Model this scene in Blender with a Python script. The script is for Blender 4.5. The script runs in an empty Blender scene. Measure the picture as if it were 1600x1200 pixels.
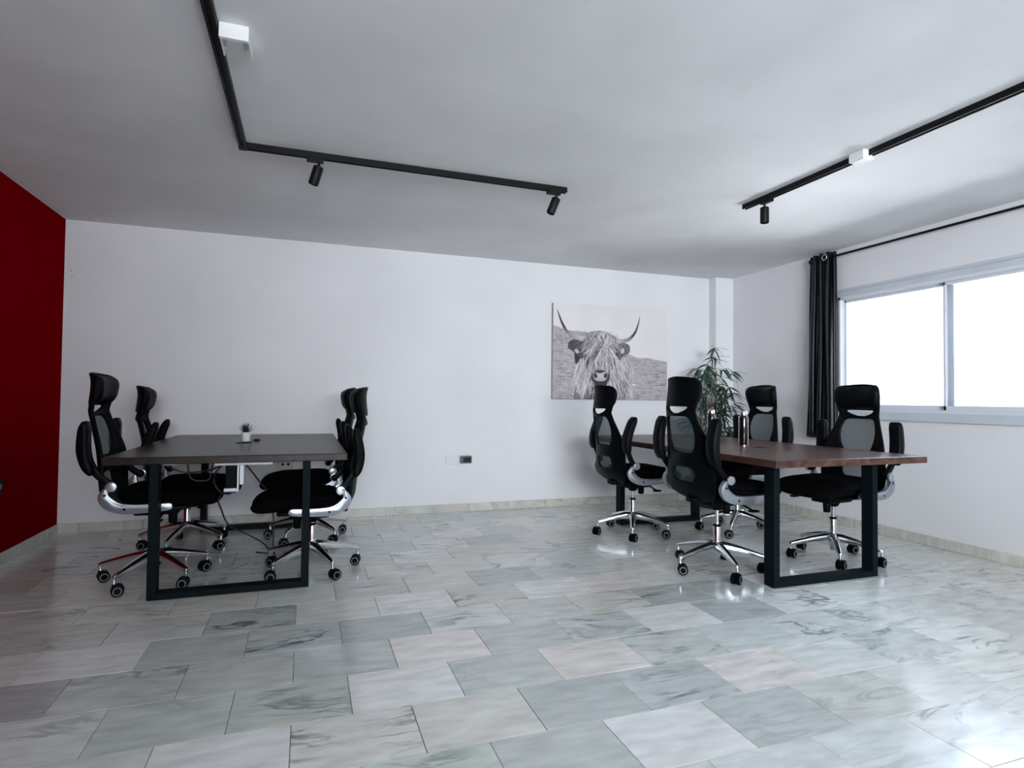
import bpy, bmesh, math, random
import numpy as np
from mathutils import Vector, Matrix, Euler
random.seed(7); rng = np.random.RandomState(5)
S = bpy.context.scene; COL = S.collection; PI = math.pi

# ------------------------------------------------------------------ camera, world, lights, exposure
F, YAW, PITCH, ROLL, CH = 918.871, 0.3369, 0.0244, 0.0108, 1.0674
XL, YB, XR, H = -1.774, 5.40, 4.424, 2.412
YR = -3.4                                                     # rear wall, behind the camera
fw = Vector((math.sin(YAW)*math.cos(PITCH), math.cos(YAW)*math.cos(PITCH), math.sin(PITCH)))
r0 = Vector((math.cos(YAW), -math.sin(YAW), 0)); u0 = r0.cross(fw)
rt = r0*math.cos(ROLL)+u0*math.sin(ROLL); up = -r0*math.sin(ROLL)+u0*math.cos(ROLL)
cd = bpy.data.cameras.new('camera'); cam = bpy.data.objects.new('camera', cd); COL.objects.link(cam)
cd.sensor_width = 36; cd.lens = F*36/1600; cd.clip_start = .02
M4 = Matrix((rt, up, -fw)).transposed().to_4x4(); M4.translation = Vector((0, 0, CH)); cam.matrix_world = M4
S.camera = cam
S.view_settings.view_transform = 'Standard'; S.view_settings.look = 'None'
S.view_settings.gamma = 1; S.view_settings.use_curve_mapping = False
S.view_settings.exposure = 0.36

world = bpy.data.worlds.new('sky'); S.world = world; world.use_nodes = True
bg = world.node_tree.nodes['Background']; bg.inputs[0].default_value = (.62, .78, 1, 1); bg.inputs[1].default_value = 1.3

def lamp(name, kind, loc, target, energy, color, size=None):
    d = bpy.data.lights.new(name, kind); d.energy = energy; d.color = color
    if size: d.shape = 'RECTANGLE'; d.size, d.size_y = size
    o = bpy.data.objects.new(name, d); COL.objects.link(o); o.location = loc
    o.rotation_euler = (Vector(target)-Vector(loc)).to_track_quat('-Z', 'Y').to_euler()
    return o
sun = lamp('sun', 'SUN', (4, 4, 9), (7, 2.6, .6), 68.0, (.96, .97, 1)); sun.data.angle = .01
# area lamp added above the sight line, standing in for sky light
lamp('courtyard_skylight', 'AREA', (6.3, 2.95, 3.45), (4.6, 2.95, 1.5), 440, (.56, .80, 1), (3.0, 1.7))
rl_ = lamp('rear_window_daylight', 'AREA', (.7, YR-.12, 1.72), (3.8, 5.4, 1.45), 96, (.90, .955, 1), (2.9, 1.0))  # fill added behind the camera, aimed to brighten the right of the back wall
rl_.data.spread = math.radians(88)

# ------------------------------------------------------------------ materials
def nm(name):
    m = bpy.data.materials.new(name); m.use_nodes = True
    return m, m.node_tree.nodes, m.node_tree.links, m.node_tree.nodes['Principled BSDF']
def mat(name, col, rough=.5, metal=0, bump=None, spec=.5, coat=0, var=None, sheen=0):
    m, N, L, B = nm(name)
    B.inputs['Base Color'].default_value = (*col, 1); B.inputs['Roughness'].default_value = rough
    B.inputs['Metallic'].default_value = metal; B.inputs['Specular IOR Level'].default_value = spec
    B.inputs['Coat Weight'].default_value = coat
    if sheen: B.inputs['Sheen Weight'].default_value = sheen
    tc = N.new('ShaderNodeTexCoord')
    if bump:
        n = N.new('ShaderNodeTexNoise'); n.inputs['Scale'].default_value = bump[0]; n.inputs['Detail'].default_value = 6
        b = N.new('ShaderNodeBump'); b.inputs['Strength'].default_value = bump[1]; b.inputs['Distance'].default_value = bump[2]
        L.new(tc.outputs['Object'], n.inputs['Vector']); L.new(n.outputs['Fac'], b.inputs['Height']); L.new(b.outputs['Normal'], B.inputs['Normal'])
    if var:
        n = N.new('ShaderNodeTexNoise'); n.inputs['Scale'].default_value = var[0]; n.inputs['Detail'].default_value = 4
        r = N.new('ShaderNodeValToRGB'); r.color_ramp.elements[0].position = .35; r.color_ramp.elements[1].position = .68
        r.color_ramp.elements[0].color = (*[c*(1-var[1]) for c in col], 1); r.color_ramp.elements[1].color = (*[min(1, c*(1+var[1])) for c in col], 1)
        L.new(tc.outputs['Object'], n.inputs['Vector']); L.new(n.outputs['Fac'], r.inputs[0]); L.new(r.outputs[0], B.inputs['Base Color'])
    return m
M = {}
M['wall'] = mat('white_wall_paint', (.77, .765, .785), .8, spec=.3, bump=(22, .25, .004), var=(1.3, .03))
M['ceiling'] = mat('white_ceiling_plaster', (.81, .815, .825), .9, spec=.2, bump=(5, .35, .01), var=(1.6, .05))
M['red'] = mat('red_wall_paint', (.19, .0006, .003), .95, spec=.0, bump=(22, .2, .004))
M['black_metal'] = mat('black_powder_coat', (.003, .0065, .0085), .6, spec=.08)
M['track'] = mat('black_track_metal', (.003, .0035, .004), .5, spec=.2)
M['fabric'] = mat('black_mesh_fabric', (.0022, .0022, .0028), .95, spec=.05)
M['plastic'] = mat('black_plastic', (.0022, .003, .004), .42, spec=.05)
M['leather'] = mat('black_smooth_upholstery', (.0025, .003, .004), .45, spec=.08)
M['chrome'] = mat('chrome', (.66, .68, .70), .20, 1)
M['silver'] = mat('silver_cast_alloy', (.36, .385, .42), .34, .85)
M['cap'] = mat('satin_cap', (.45, .47, .50), .3, .8)
M['grey_ring'] = mat('grey_wheel_ring', (.16, .17, .18), .4)
M['white_plastic'] = mat('white_plastic', (.80, .81, .80), .35)
M['ivory'] = mat('ivory_plastic', (.55, .53, .46), .4)
M['frame'] = mat('white_aluminium', (.68, .71, .76), .35)
M['black_gloss'] = mat('black_gloss', (.004, .004, .005), .12, coat=.5)
M['cable'] = mat('black_cable_rubber', (.008, .008, .009), .5)
M['pot_white'] = mat('white_ceramic', (.75, .74, .76), .3)
M['succ'] = mat('dark_green_succulent', (.012, .032, .022), .5)
M['soil'] = mat('dark_soil', (.03, .02, .015), .95, bump=(80, .8, .01))
M['cane'] = mat('tan_bamboo_cane', (.22, .20, .12), .5, var=(9, .3))
M['leafm'] = mat('bamboo_leaf_green', (.05, .12, .08), .5, var=(3, .45))
M['leafd'] = mat('dark_bamboo_leaf', (.030, .078, .055), .5, var=(3, .4))
M['dark_pot'] = mat('dark_plastic_pot', (.02, .02, .022), .5)
M['sill'] = mat('painted_sill', (.56, .60, .65), .5, var=(3, .05))
M['canvas_side'] = mat('canvas_edge', (.40, .40, .42), .8, bump=(300, .3, .001))
M['facade'] = mat('cream_facade_render', (.205, .188, .168), .9, bump=(12, .4, .01), var=(2.2, .05))
M['facade2'] = mat('pale_facade_render', (.165, .165, .185), .9, bump=(12, .3, .01), var=(2.0, .04))
M['ground'] = mat('concrete_paving', (.65, .64, .62), .9, var=(3, .1))
M['steel'] = mat('brushed_steel', (.72, .73, .74), .22, 1)

def curtain_mat():
    m, N, L, B = nm('navy_blackout_curtain')
    B.inputs['Base Color'].default_value = (.0012, .0022, .006, 1); B.inputs['Roughness'].default_value = .38; B.inputs['Specular IOR Level'].default_value = .4
    
    tc = N.new('ShaderNodeTexCoord'); n = N.new('ShaderNodeTexNoise'); n.inputs['Scale'].default_value = 9
    b = N.new('ShaderNodeBump'); b.inputs['Strength'].default_value = .3; b.inputs['Distance'].default_value = .01
    L.new(tc.outputs['Object'], n.inputs['Vector']); L.new(n.outputs['Fac'], b.inputs['Height']); L.new(b.outputs['Normal'], B.inputs['Normal'])
    return m
M['curtain'] = curtain_mat()

def mesh_mat():
    m, N, L, B = nm('see_through_chair_mesh')
    B.inputs['Base Color'].default_value = (.038, .060, .066, 1); B.inputs['Roughness'].default_value = .8; B.inputs['Specular IOR Level'].default_value = .1
    t = N.new('ShaderNodeBsdfTransparent'); mx = N.new('ShaderNodeMixShader'); mx.inputs[0].default_value = .80
    out = N['Material Output']; L.new(t.outputs[0], mx.inputs[1]); L.new(B.outputs[0], mx.inputs[2]); L.new(mx.outputs[0], out.inputs[0])
    return m
M['mesh'] = mesh_mat()
def glass_mat():
    m, N, L, B = nm('window_glass')
    t = N.new('ShaderNodeBsdfTransparent'); t.inputs[0].default_value = (.97, .98, 1, 1)
    g = N.new('ShaderNodeBsdfGlossy'); g.inputs['Roughness'].default_value = .02
    f = N.new('ShaderNodeFresnel'); f.inputs[0].default_value = 1.45
    mx = N.new('ShaderNodeMixShader'); L.new(f.outputs[0], mx.inputs[0]); L.new(t.outputs[0], mx.inputs[1]); L.new(g.outputs[0], mx.inputs[2])
    L.new(mx.outputs[0], N['Material Output'].inputs[0]); return m
M['glass'] = glass_mat()

def marble_mat(name, polish=True, tint=(1, 1, 1)):
    # colour comes from the object's own colour, vein strength from its alpha, the pattern is offset per object
    m, N, L, B = nm(name)
    oi = N.new('ShaderNodeObjectInfo'); tc = N.new('ShaderNodeTexCoord')
    add = N.new('ShaderNodeVectorMath'); add.operation = 'ADD'
    sc = N.new('ShaderNodeVectorMath'); sc.operation = 'SCALE'; sc.inputs[3].default_value = 37.0
    cmb = N.new('ShaderNodeCombineXYZ'); L.new(oi.outputs['Random'], cmb.inputs[0]); L.new(oi.outputs['Random'], cmb.inputs[1]); 
    L.new(cmb.outputs[0], sc.inputs[0]); L.new(tc.outputs['Object'], add.inputs[0]); L.new(sc.outputs[0], add.inputs[1])
    mp = N.new('ShaderNodeMapping'); mp.inputs['Rotation'].default_value = (0, 0, .5); mp.inputs['Scale'].default_value = (1.3, 4.6, 1)
    L.new(add.outputs[0], mp.inputs[0])
    n1 = N.new('ShaderNodeTexNoise'); n1.inputs['Scale'].default_value = 1.5; n1.inputs['Detail'].default_value = 8; n1.inputs['Distortion'].default_value = 1.2
    L.new(mp.outputs[0], n1.inputs['Vector'])
    # thin veins: distance of noise from .5
    sub = N.new('ShaderNodeMath'); sub.operation = 'SUBTRACT'; sub.inputs[1].default_value = .5; L.new(n1.outputs['Fac'], sub.inputs[0])
    ab = N.new('ShaderNodeMath'); ab.operation = 'ABSOLUTE'; L.new(sub.outputs[0], ab.inputs[0])
    vr = N.new('ShaderNodeMapRange'); vr.inputs[1].default_value = 0; vr.inputs[2].default_value = .045; vr.inputs[3].default_value = 1; vr.inputs[4].default_value = 0
    L.new(ab.outputs[0], vr.inputs[0])
    n3 = N.new('ShaderNodeTexNoise'); n3.inputs['Scale'].default_value = 3.2; n3.inputs['Detail'].default_value = 3; L.new(add.outputs[0], n3.inputs['Vector'])
    vr2 = N.new('ShaderNodeMapRange'); vr2.inputs[1].default_value = .42; vr2.inputs[2].default_value = .65; L.new(n3.outputs['Fac'], vr2.inputs[0])
    vm = N.new('ShaderNodeMath'); vm.operation = 'MULTIPLY'; L.new(vr.outputs[0], vm.inputs[0]); L.new(vr2.outputs[0], vm.inputs[1])
    va = N.new('ShaderNodeMath'); va.operation = 'MULTIPLY'; L.new(vm.outputs[0], va.inputs[0]); L.new(oi.outputs['Alpha'], va.inputs[1])
    # cloudy body
    n2 = N.new('ShaderNodeTexNoise'); n2.inputs['Scale'].default_value = 4.5; n2.inputs['Detail'].default_value = 7; L.new(mp.outputs[0], n2.inputs['Vector'])
    cr = N.new('ShaderNodeMapRange'); cr.inputs[1].default_value = .3; cr.inputs[2].default_value = .72; cr.inputs[3].default_value = .92; cr.inputs[4].default_value = 1.24
    L.new(n2.outputs['Fac'], cr.inputs[0])
    body = N.new('ShaderNodeVectorMath'); body.operation = 'SCALE'; L.new(oi.outputs['Color'], body.inputs[0]); L.new(cr.outputs[0], body.inputs[3])
    mix = N.new('ShaderNodeMix'); mix.data_type = 'RGBA'; L.new(va.outputs[0], mix.inputs[0]); L.new(body.outputs[0], mix.inputs[6]); mix.inputs[7].default_value = (.13, .16, .17, 1)
    L.new(mix.outputs[2], B.inputs['Base Color'])
    rr = N.new('ShaderNodeMapRange'); rr.inputs[1].default_value = .3; rr.inputs[2].default_value = .7; rr.inputs[3].default_value = .10 if polish else .35; rr.inputs[4].default_value = .22 if polish else .5
    L.new(n3.outputs['Fac'], rr.inputs[0]); L.new(rr.outputs[0], B.inputs['Roughness'])
    B.inputs['Specular IOR Level'].default_value = .62
    bn = N.new('ShaderNodeTexNoise'); bn.inputs['Scale'].default_value = 9; bn.inputs['Detail'].default_value = 5; L.new(add.outputs[0], bn.inputs['Vector'])
    b = N.new('ShaderNodeBump'); b.inputs['Strength'].default_value = .16; b.inputs['Distance'].default_value = .004
    mb = N.new('ShaderNodeMath'); mb.operation = 'ADD'; L.new(bn.outputs['Fac'], mb.inputs[0]); L.new(n2.outputs['Fac'], mb.inputs[1]); L.new(mb.outputs[0], b.inputs['Height']); L.new(b.outputs['Normal'], B.inputs['Normal'])
    return m
M['marble'] = marble_mat('polished_marble_tile'); M['marble_trim'] = marble_mat('marble_skirting', False)
M['grout'] = mat('grey_grout', (.27, .28, .27), .8)

def wood_mat():
    m, N, L, B = nm('dark_walnut_board')
    tc = N.new('ShaderNodeTexCoord'); mp = N.new('ShaderNodeMapping'); mp.inputs['Scale'].default_value = (6, 1.1, 6)
    L.new(tc.outputs['Object'], mp.inputs[0])
    n = N.new('ShaderNodeTexNoise'); n.inputs['Scale'].default_value = 2.2; n.inputs['Detail'].default_value = 9; n.inputs['Distortion'].default_value = 1.4
    L.new(mp.outputs[0], n.inputs['Vector'])
    r = N.new('ShaderNodeValToRGB'); e = r.color_ramp.elements
    e[0].position = .28; e[0].color = (.018, .009, .007, 1); e[1].position = .75; e[1].color = (.105, .056, .042, 1)
    x = e.new(.5); x.color = (.052, .027, .021, 1)
    oi = N.new('ShaderNodeObjectInfo'); vm = N.new('ShaderNodeVectorMath'); vm.operation = 'MULTIPLY'
    L.new(n.outputs['Fac'], r.inputs[0]); L.new(r.outputs[0], vm.inputs[0]); L.new(oi.outputs['Color'], vm.inputs[1]); L.new(vm.outputs[0], B.inputs['Base Color'])
    B.inputs['Roughness'].default_value = .32; B.inputs['Specular IOR Level'].default_value = .3
    b = N.new('ShaderNodeBump'); b.inputs['Strength'].default_value = .12; b.inputs['Distance'].default_value = .002
    L.new(n.outputs['Fac'], b.inputs['Height']); L.new(b.outputs['Normal'], B.inputs['Normal'])
    return m
M['wood'] = wood_mat()
def vc_mat():
    m, N, L, B = nm('printed_canvas'); a = N.new('ShaderNodeVertexColor'); a.layer_name = 'print'
    L.new(a.outputs[0], B.inputs['Base Color']); B.inputs['Roughness'].default_value = .7
    return m
M['print'] = vc_mat()

# ------------------------------------------------------------------ mesh helpers
def tag(o, label=None, cat=None, group=None, kind=None):
    if label: o['label'] = label
    if cat: o['category'] = cat
    if group: o['group'] = group
    if kind: o['kind'] = kind
    return o
def obj(name, bm, m, parent=None, smooth=False, loc=None):
    me = bpy.data.meshes.new(name)
    if isinstance(bm, bmesh.types.BMesh):
        bm.normal_update(); bm.to_mesh(me); bm.free()
    else: me = bm
    for x in (m if isinstance(m, (list, tuple)) else [m]): me.materials.append(x)
    if smooth:
        me.polygons.foreach_set('use_smooth', [True]*len(me.polygons))
    o = bpy.data.objects.new(name, me); COL.objects.link(o)
    if parent: o.parent = parent
    if loc: o.location = loc
    return o
def empty(name, loc=(0, 0, 0), rz=0):
    o = bpy.data.objects.new(name, None); COL.objects.link(o); o.location = loc; o.rotation_euler = (0, 0, rz); o.empty_display_size = .1
    return o
def box(bm, x0, x1, y0, y1, z0, z1, bev=0, seg=2, mi=0):
    g = bmesh.ops.create_cube(bm, size=1)
    vs = g['verts']
    for v in vs:
        v.co = Vector((x0+(v.co.x+.5)*(x1-x0), y0+(v.co.y+.5)*(y1-y0), z0+(v.co.z+.5)*(z1-z0)))
    fs = set(f for v in vs for f in v.link_faces)
    for f in fs: f.material_index = mi
    if bev:
        es = set(e for v in vs for e in v.link_edges)
        bmesh.ops.bevel(bm, geom=list(es), offset=bev, segments=seg, profile=.5, affect='EDGES', material=mi)
    return bm
def nb(): return bmesh.new()
def B1(*a, **k): return box(nb(), *a, **k)
def cyl(bm, p0, p1, r0_, r1_=None, seg=20, mi=0, bev=0):
    r1_ = r0_ if r1_ is None else r1_
    p0 = Vector(p0); p1 = Vector(p1); d = p1-p0
    g = bmesh.ops.create_cone(bm, cap_ends=True, segments=seg, radius1=r0_, radius2=r1_, depth=d.length)
    q = d.to_track_quat('Z', 'Y').to_matrix().to_4x4(); q.translation = (p0+p1)/2
    bmesh.ops.transform(bm, matrix=q, verts=g['verts'])
    fs = set(f for v in g['verts'] for f in v.link_faces)
    for f in fs: f.material_index = mi
    if bev:
        es = [e for f in fs if len(f.verts) > 4 for e in f.edges]
        bmesh.ops.bevel(bm, geom=list(set(es)), offset=bev, segments=2, profile=.5, affect='EDGES', material=mi)
    return bm
def lathe(bm, prof, seg=24, mi=0, at=(0, 0, 0)):
    rings = []
    for r, z in prof:
        rings.append([bm.verts.new((at[0]+r*math.cos(2*PI*i/seg), at[1]+r*math.sin(2*PI*i/seg), at[2]+z)) for i in range(seg)])
    for a, b in zip(rings, rings[1:]):
        for i in range(seg):
            f = bm.faces.new((a[i], a[(i+1) % seg], b[(i+1) % seg], b[i])); f.material_index = mi
    for rg, rev in ((rings[0], True), (rings[-1], False)):
        f = bm.faces.new(rg[::-1] if rev else rg); f.material_index = mi
    return bm
def tube(bm, pts, rad, seg=8, mi=0, flat=None):
    # sweeps a round (or flattened) section along points
    pts = [Vector(p) for p in pts]; n = len(pts); rings = []
    ref = Vector((0, 0, 1)); prevN = None
    for i, p in enumerate(pts):
        t = (pts[min(i+1, n-1)]-pts[max(i-1, 0)]).normalized()
        if prevN is None:
            a = ref if abs(t.z) < .9 else Vector((1, 0, 0)); nn = t.cross(a).normalized()
        else: nn = (prevN-t*prevN.dot(t)).normalized()
        prevN = nn; bb = t.cross(nn)
        r = rad[i] if isinstance(rad, (list, tuple)) else rad
        fx, fy = (r, r) if flat is None else (r*flat[0], r*flat[1])
        rings.append([bm.verts.new(p+nn*fx*math.cos(2*PI*k/seg)+bb*fy*math.sin(2*PI*k/seg)) for k in range(seg)])
    for a, b in zip(rings, rings[1:]):
        for k in range(seg):
            f = bm.faces.new((a[k], a[(k+1) % seg], b[(k+1) % seg], b[k])); f.material_index = mi
    f = bm.faces.new(rings[0][::-1]); f.material_index = mi; f = bm.faces.new(rings[-1]); f.material_index = mi
    return bm
def spline(pts, n=6):
    pts = [Vector(p) for p in pts]; P = [pts[0]]+pts+[pts[-1]]; out = []
    for i in range(1, len(P)-2):
        for k in range(n):
            t = k/n; a, b, c, d = P[i-1], P[i], P[i+1], P[i+2]
            out.append(.5*((2*b)+(c-a)*t+(2*a-5*b+4*c-d)*t*t+(3*b-a-3*c+d)*t**3))
    out.append(pts[-1]); return out
def prism(bm, pts, axis_lo, axis_hi, axis='y', bev=0, mi=0):
    # extrude a 2D outline (x,z) along y
    lo = [bm.verts.new((x, axis_lo, z)) for x, z in pts]; hi = [bm.verts.new((x, axis_hi, z)) for x, z in pts]
    n = len(pts); fs = []
    fs.append(bm.faces.new(lo)); fs.append(bm.faces.new(hi[::-1]))
    for i in range(n): fs.append(bm.faces.new((lo[(i+1) % n], lo[i], hi[i], hi[(i+1) % n])))
    for f in fs: f.material_index = mi
    bmesh.ops.recalc_face_normals(bm, faces=fs)
    if bev:
        es = list(set(fs[0].edges) | set(fs[1].edges))
        bmesh.ops.bevel(bm, geom=es, offset=bev, segments=2, profile=.5, affect='EDGES', material=mi)
    return bm
def shade(o, ang=40):
    me = o.data
    me.polygons.foreach_set('use_smooth', [True]*len(me.polygons))
    try: me.set_sharp_from_angle(angle=math.radians(ang))
    except Exception: pass
    return o
def copy_tree(o, parent=None):
    c = o.copy(); COL.objects.link(c)
    for k in ('label', 'group'):
        pass
    if parent: c.parent = parent; c.matrix_parent_inverse = o.matrix_parent_inverse.copy()
    for ch in KIDS.get(o.name, []): copy_tree(ch, c)
    return c
KIDS = {}
def index_kids():
    KIDS.clear()
    for o in COL.objects:
        if o.parent: KIDS.setdefault(o.parent.name, []).append(o)

# ------------------------------------------------------------------ room shell
def struct(name, bm, m, parent=None, smooth=False):
    o = obj(name, bm, m, parent, smooth)
    if not parent: o['kind'] = 'structure'
    return o
T = .2
floor = struct('floor', B1(XL-T, XR+T, YR-T, YB+T, -.25, -.008), M['grout'])
struct('ceiling', B1(XL-T, XR+T, YR-T, YB+T, H, H+.25), M['ceiling'])
struct('wall_back', B1(XL-T, XR+T, YB, YB+T, -.008, H), M['wall'])
bm = nb(); box(bm, XL-T, XL, YR-T, YB, -.008, H)
struct('wall_left', bm, M['red'])
# right wall with two window openings, built from solid pieces
WY0, WY1, WZ0, WZ1 = 1.93, 3.925, .985, 1.985
bm = nb()
box(bm, XR, XR+T, WY1, YB, -.008, H); box(bm, XR, XR+T, WY0, WY1, -.008, WZ0); box(bm, XR, XR+T, WY0, WY1, WZ1, H)
box(bm, XR, XR+T, YR, WY0, -.008, H)
struct('wall_right', bm, M['wall'])
bm = nb()
box(bm, XL, -.9, YR-T, YR, -.008, H); box(bm, 2.4, XR, YR-T, YR, -.008, H); box(bm, -.9, 2.4, YR-T, YR, -.008, .5); box(bm, -.9, 2.4, YR-T, YR, 2.25, H)  # opening made for the added fill lamp outside
struct('wall_rear', bm, M['wall'])
struct('trim_1', B1(4.191, XR, 5.285, YB, -.008, H, bev=.006), M['wall'])   # boxed-in pipe in the corner

# floor tiles: 39 x 29.3 cm marble laid half-bond
TW, TH = .39, .293
def tile_mesh(w, h):
    bm = box(nb(), 0, w-.0022, 0, h-.0022, -.010, 0, bev=.0009, seg=1)
    me = bpy.data.meshes.new('tile'); bm.normal_update(); bm.to_mesh(me); bm.free(); me.materials.append(M['marble']); return me
FULL = tile_mesh(TW, TH)
Y0 = 1.773
tints = {}
def T_at(x, y, col, vein=.5):
    r = math.floor((y-Y0)/TH); off = -.025 if r % 2 == 0 else .17
    c = math.floor((x-off)/TW); tints[(r, c)] = (*col, vein)
DK = (.45, .485, .495); MD = (.50, .535, .545); LT = (.70, .71, .73); PK = (.70, .67, .665); GN = (.53, .58, .56); VD = (.42, .43, .46)
def base_tint():
    b = random.choice([.54, .57, .59, .60, .62, .65]); w = random.uniform(-.02, .02)
    return (b+w, b+.018, b+.012-w*.8)
special = [(.36, 2.80, DK, .2), (.07, 2.5, DK, .8), (.27, 2.5, MD, .3), (.55, 3.1, LT, .15), (.55, 2.5, PK, .12), (.36, 2.2, LT, .2),
           (-.15, 1.93, LT, .1), (-.05, 2.2, GN, 1), (.75, 2.2, MD, .2), (1.1, 2.5, MD, .2), (1.15, 2.2, PK, .5), (1.45, 1.9, MD, 1.0),
           (1.05, 1.95, DK, .1), (-.75, 2.5, GN, .2), (-.95, 2.5, VD, .2), (-.6, 2.5, MD, .9), (-1.0, 2.8, LT, .1), (-.4, 2.8, MD, .4),
           (.0, 2.8, MD, 1.1), (-.3, 3.1, DK, 1.2), (1.55, 2.5, LT, .2), (1.75, 1.9, PK, .5), (2.05, 2.5, LT, .2), (1.6, 3.1, PK, .2),
           (2.3, 2.5, DK, .2), (2.75, 2.8, LT, .2), (2.35, 2.8, DK, .5), (2.7, 2.45, LT, 1), (3.1, 2.5, LT, .1), (1.9, 2.8, DK, .9), (1.3, 3.1, LT, .2),
           (-.5, 2.2, GN, .3), (.2, 1.65, GN, .6), (.75, 1.65, MD, .2), (1.2, 1.65, LT, .1), (1.6, 1.65, MD, .2), (1.0, 3.4, DK, .6), (1.4, 4.3, DK, .4)]
for x, y, c, v in special: T_at(x, y, c, v)
rest = nb()
for r in range(-18, 13):
    y = Y0+r*TH; off = -.025 if r % 2 == 0 else .17
    y1 = min(y+TH, YB)
    if y1 <= YR: continue
    ylo = max(y, YR)
    c0 = math.floor((XL-off)/TW); c1 = math.floor((XR-off)/TW)
    for c in range(c0, c1+1):
        x = off+c*TW; xa, xb = max(x, XL), min(x+TW, XR)
        if xb-xa < .02: continue
        if r >= -3:
            full = xb-xa > TW-.001 and y1-y > TH-.001
            me = FULL if full else tile_mesh(xb-xa, y1-y)
            o = bpy.data.objects.new('tile', me); COL.objects.link(o); o.parent = floor
            o.location = (xa, y, random.uniform(-.0006, .0002))
            o.rotation_euler = (random.uniform(-.0012, .0012), random.uniform(-.0012, .0012), 0)
            t = tints.get((r, c)); c_ = t if t else (*base_tint(), random.choice([.15, .3, .5, .8, 1]))
            o.color = (c_[0]*1.01, c_[1], c_[2]*.965, c_[3])
        else:
            box(rest, xa, xb-.0022, ylo, y1-.0022, -.010, 0)
o = obj('tile', rest, M['marble'], floor); o.color = (.58, .60, .60, .4); o['kind'] = 'stuff'

# marble skirting
def skirt(name, pieces, m):
    p = empty(name); p['kind'] = 'structure'
    for (x0, x1, y0, y1) in pieces:
        o = obj('skirting_tile', B1(x0, x1, y0, y1, 0, .073, bev=.0015, seg=1), m, p)
        b = random.uniform(.46, .56); o.color = (b*1.03, b, b*.90, .5)
    return p
pcs = []; x = 4.191; 
xs = [-1.63+.775*i for i in range(9)]
e = [XL]+[v for v in xs if XL < v < 4.191]+[4.191]
skirt('baseboard_back', [(a+.0015, b-.0015, YB-.013, YB) for a, b in zip(e, e[1:])]+[(4.191, XR-.014, 5.272, 5.285)], M['marble_trim'])
ys = [YR+.4+.77*i for i in range(12)]
e = [YR]+[v for v in ys if v < YB-.02]+[YB-.014]
skirt('baseboard_left', [(XL, XL+.013, a+.0015, b-.0015) for a, b in zip(e, e[1:])], M['marble_trim'])
e = [YR]+[YR+.73+.77*i for i in range(11) if YR+.73+.77*i < 5.25]+[5.272]
skirt('baseboard_right', [(XR-.013, XR, a+.0015, b-.0015) for a, b in zip(e, e[1:])], M['marble_trim'])

# ------------------------------------------------------------------ windows
def window(name, y0, y1, ym, detailed=True):
    w = empty(name, (XR, y0, WZ0)); w['kind'] = 'structure'
    def P(n, bm, m, par=None, shift=True):
        for v in bm.verts: v.co -= Vector((XR, y0, WZ0))
        return obj(n, bm, m, par or w)
    bm = nb(); xf0, xf1 = XR-.012, XR+.07
    box(bm, xf0, xf1, y0, y1, WZ0, WZ0+.028, bev=.002, seg=1); box(bm, xf0, xf1, y0, y1, WZ1-.028, WZ1, bev=.002, seg=1)
    box(bm, xf0, xf1, y0, y0+.022, WZ0, WZ1, bev=.002, seg=1); box(bm, xf0, xf1, y1-.022, y1, WZ0, WZ1, bev=.002, seg=1)
    P('window_frame', bm, M['frame'])
    def sash(ya, yb, xa, xb, zb):
        bm = nb(); t = .022; za, zz = WZ0+zb, WZ1-.026
        s = .055
        box(bm, xa, xb, ya, yb, za, za+.036, bev=.003, seg=1); box(bm, xa, xb, ya, yb, zz-.024, zz, bev=.003, seg=1)
        box(bm, xa, xb, ya, ya+s, za, zz, bev=.003, seg=1); box(bm, xa, xb, yb-t, yb, za, zz, bev=.003, seg=1)
        o = P('sash', bm, M['frame'])
        P('pane', B1((xa+xb)/2-.002, (xa+xb)/2+.002, ya+.02, yb-.02, za+.02, zz-.02), M['glass'], o)
        # children of the sash share the window's origin
    sash(ym-.03, y1-.022, XR+.034, XR+.058, .026)
    sash(y0+.022, ym+.03, XR+.004, XR+.028, .026)
    P('window_sill', B1(XR-.022, XR, y0-.03, y1+.03, WZ0-.062, WZ0+.004, bev=.003, seg=1), M['sill'])
    bm = box(nb(), XR-.010, XR, y0-.03, y1+.012, WZ1-.004, WZ1+.045, bev=.002, seg=1); box(bm, XR-.017, XR, y0-.03, y1+.012, WZ1+.045, WZ1+.068, bev=.002, seg=1)
    P('window_head_trim', bm, M['sill'])
    return w
window('window_1', WY0, WY1, 3.005)

# outside: sunlit facade across the courtyard, seen through the window
fac = B1(7.0, 12, -9, 4.08, -3, 6)
tag(struct('facade_wall', fac, M['facade']), 'cream rendered building wall seen through the window', 'building')
del COL.objects['facade_wall']['kind']
fb = B1(8.4, 13, 4.08, 13, -3, 7)
o = obj('facade_wall', fb, M['facade2']); tag(o, 'pale lilac building wall at the far right beyond the window', 'building')
struct('ground', B1(XR+T, 40, -30, 40, -.2, .2), M['ground'])  # unseen ground, raised and pale to bounce sunlight up to the ceiling

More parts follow.
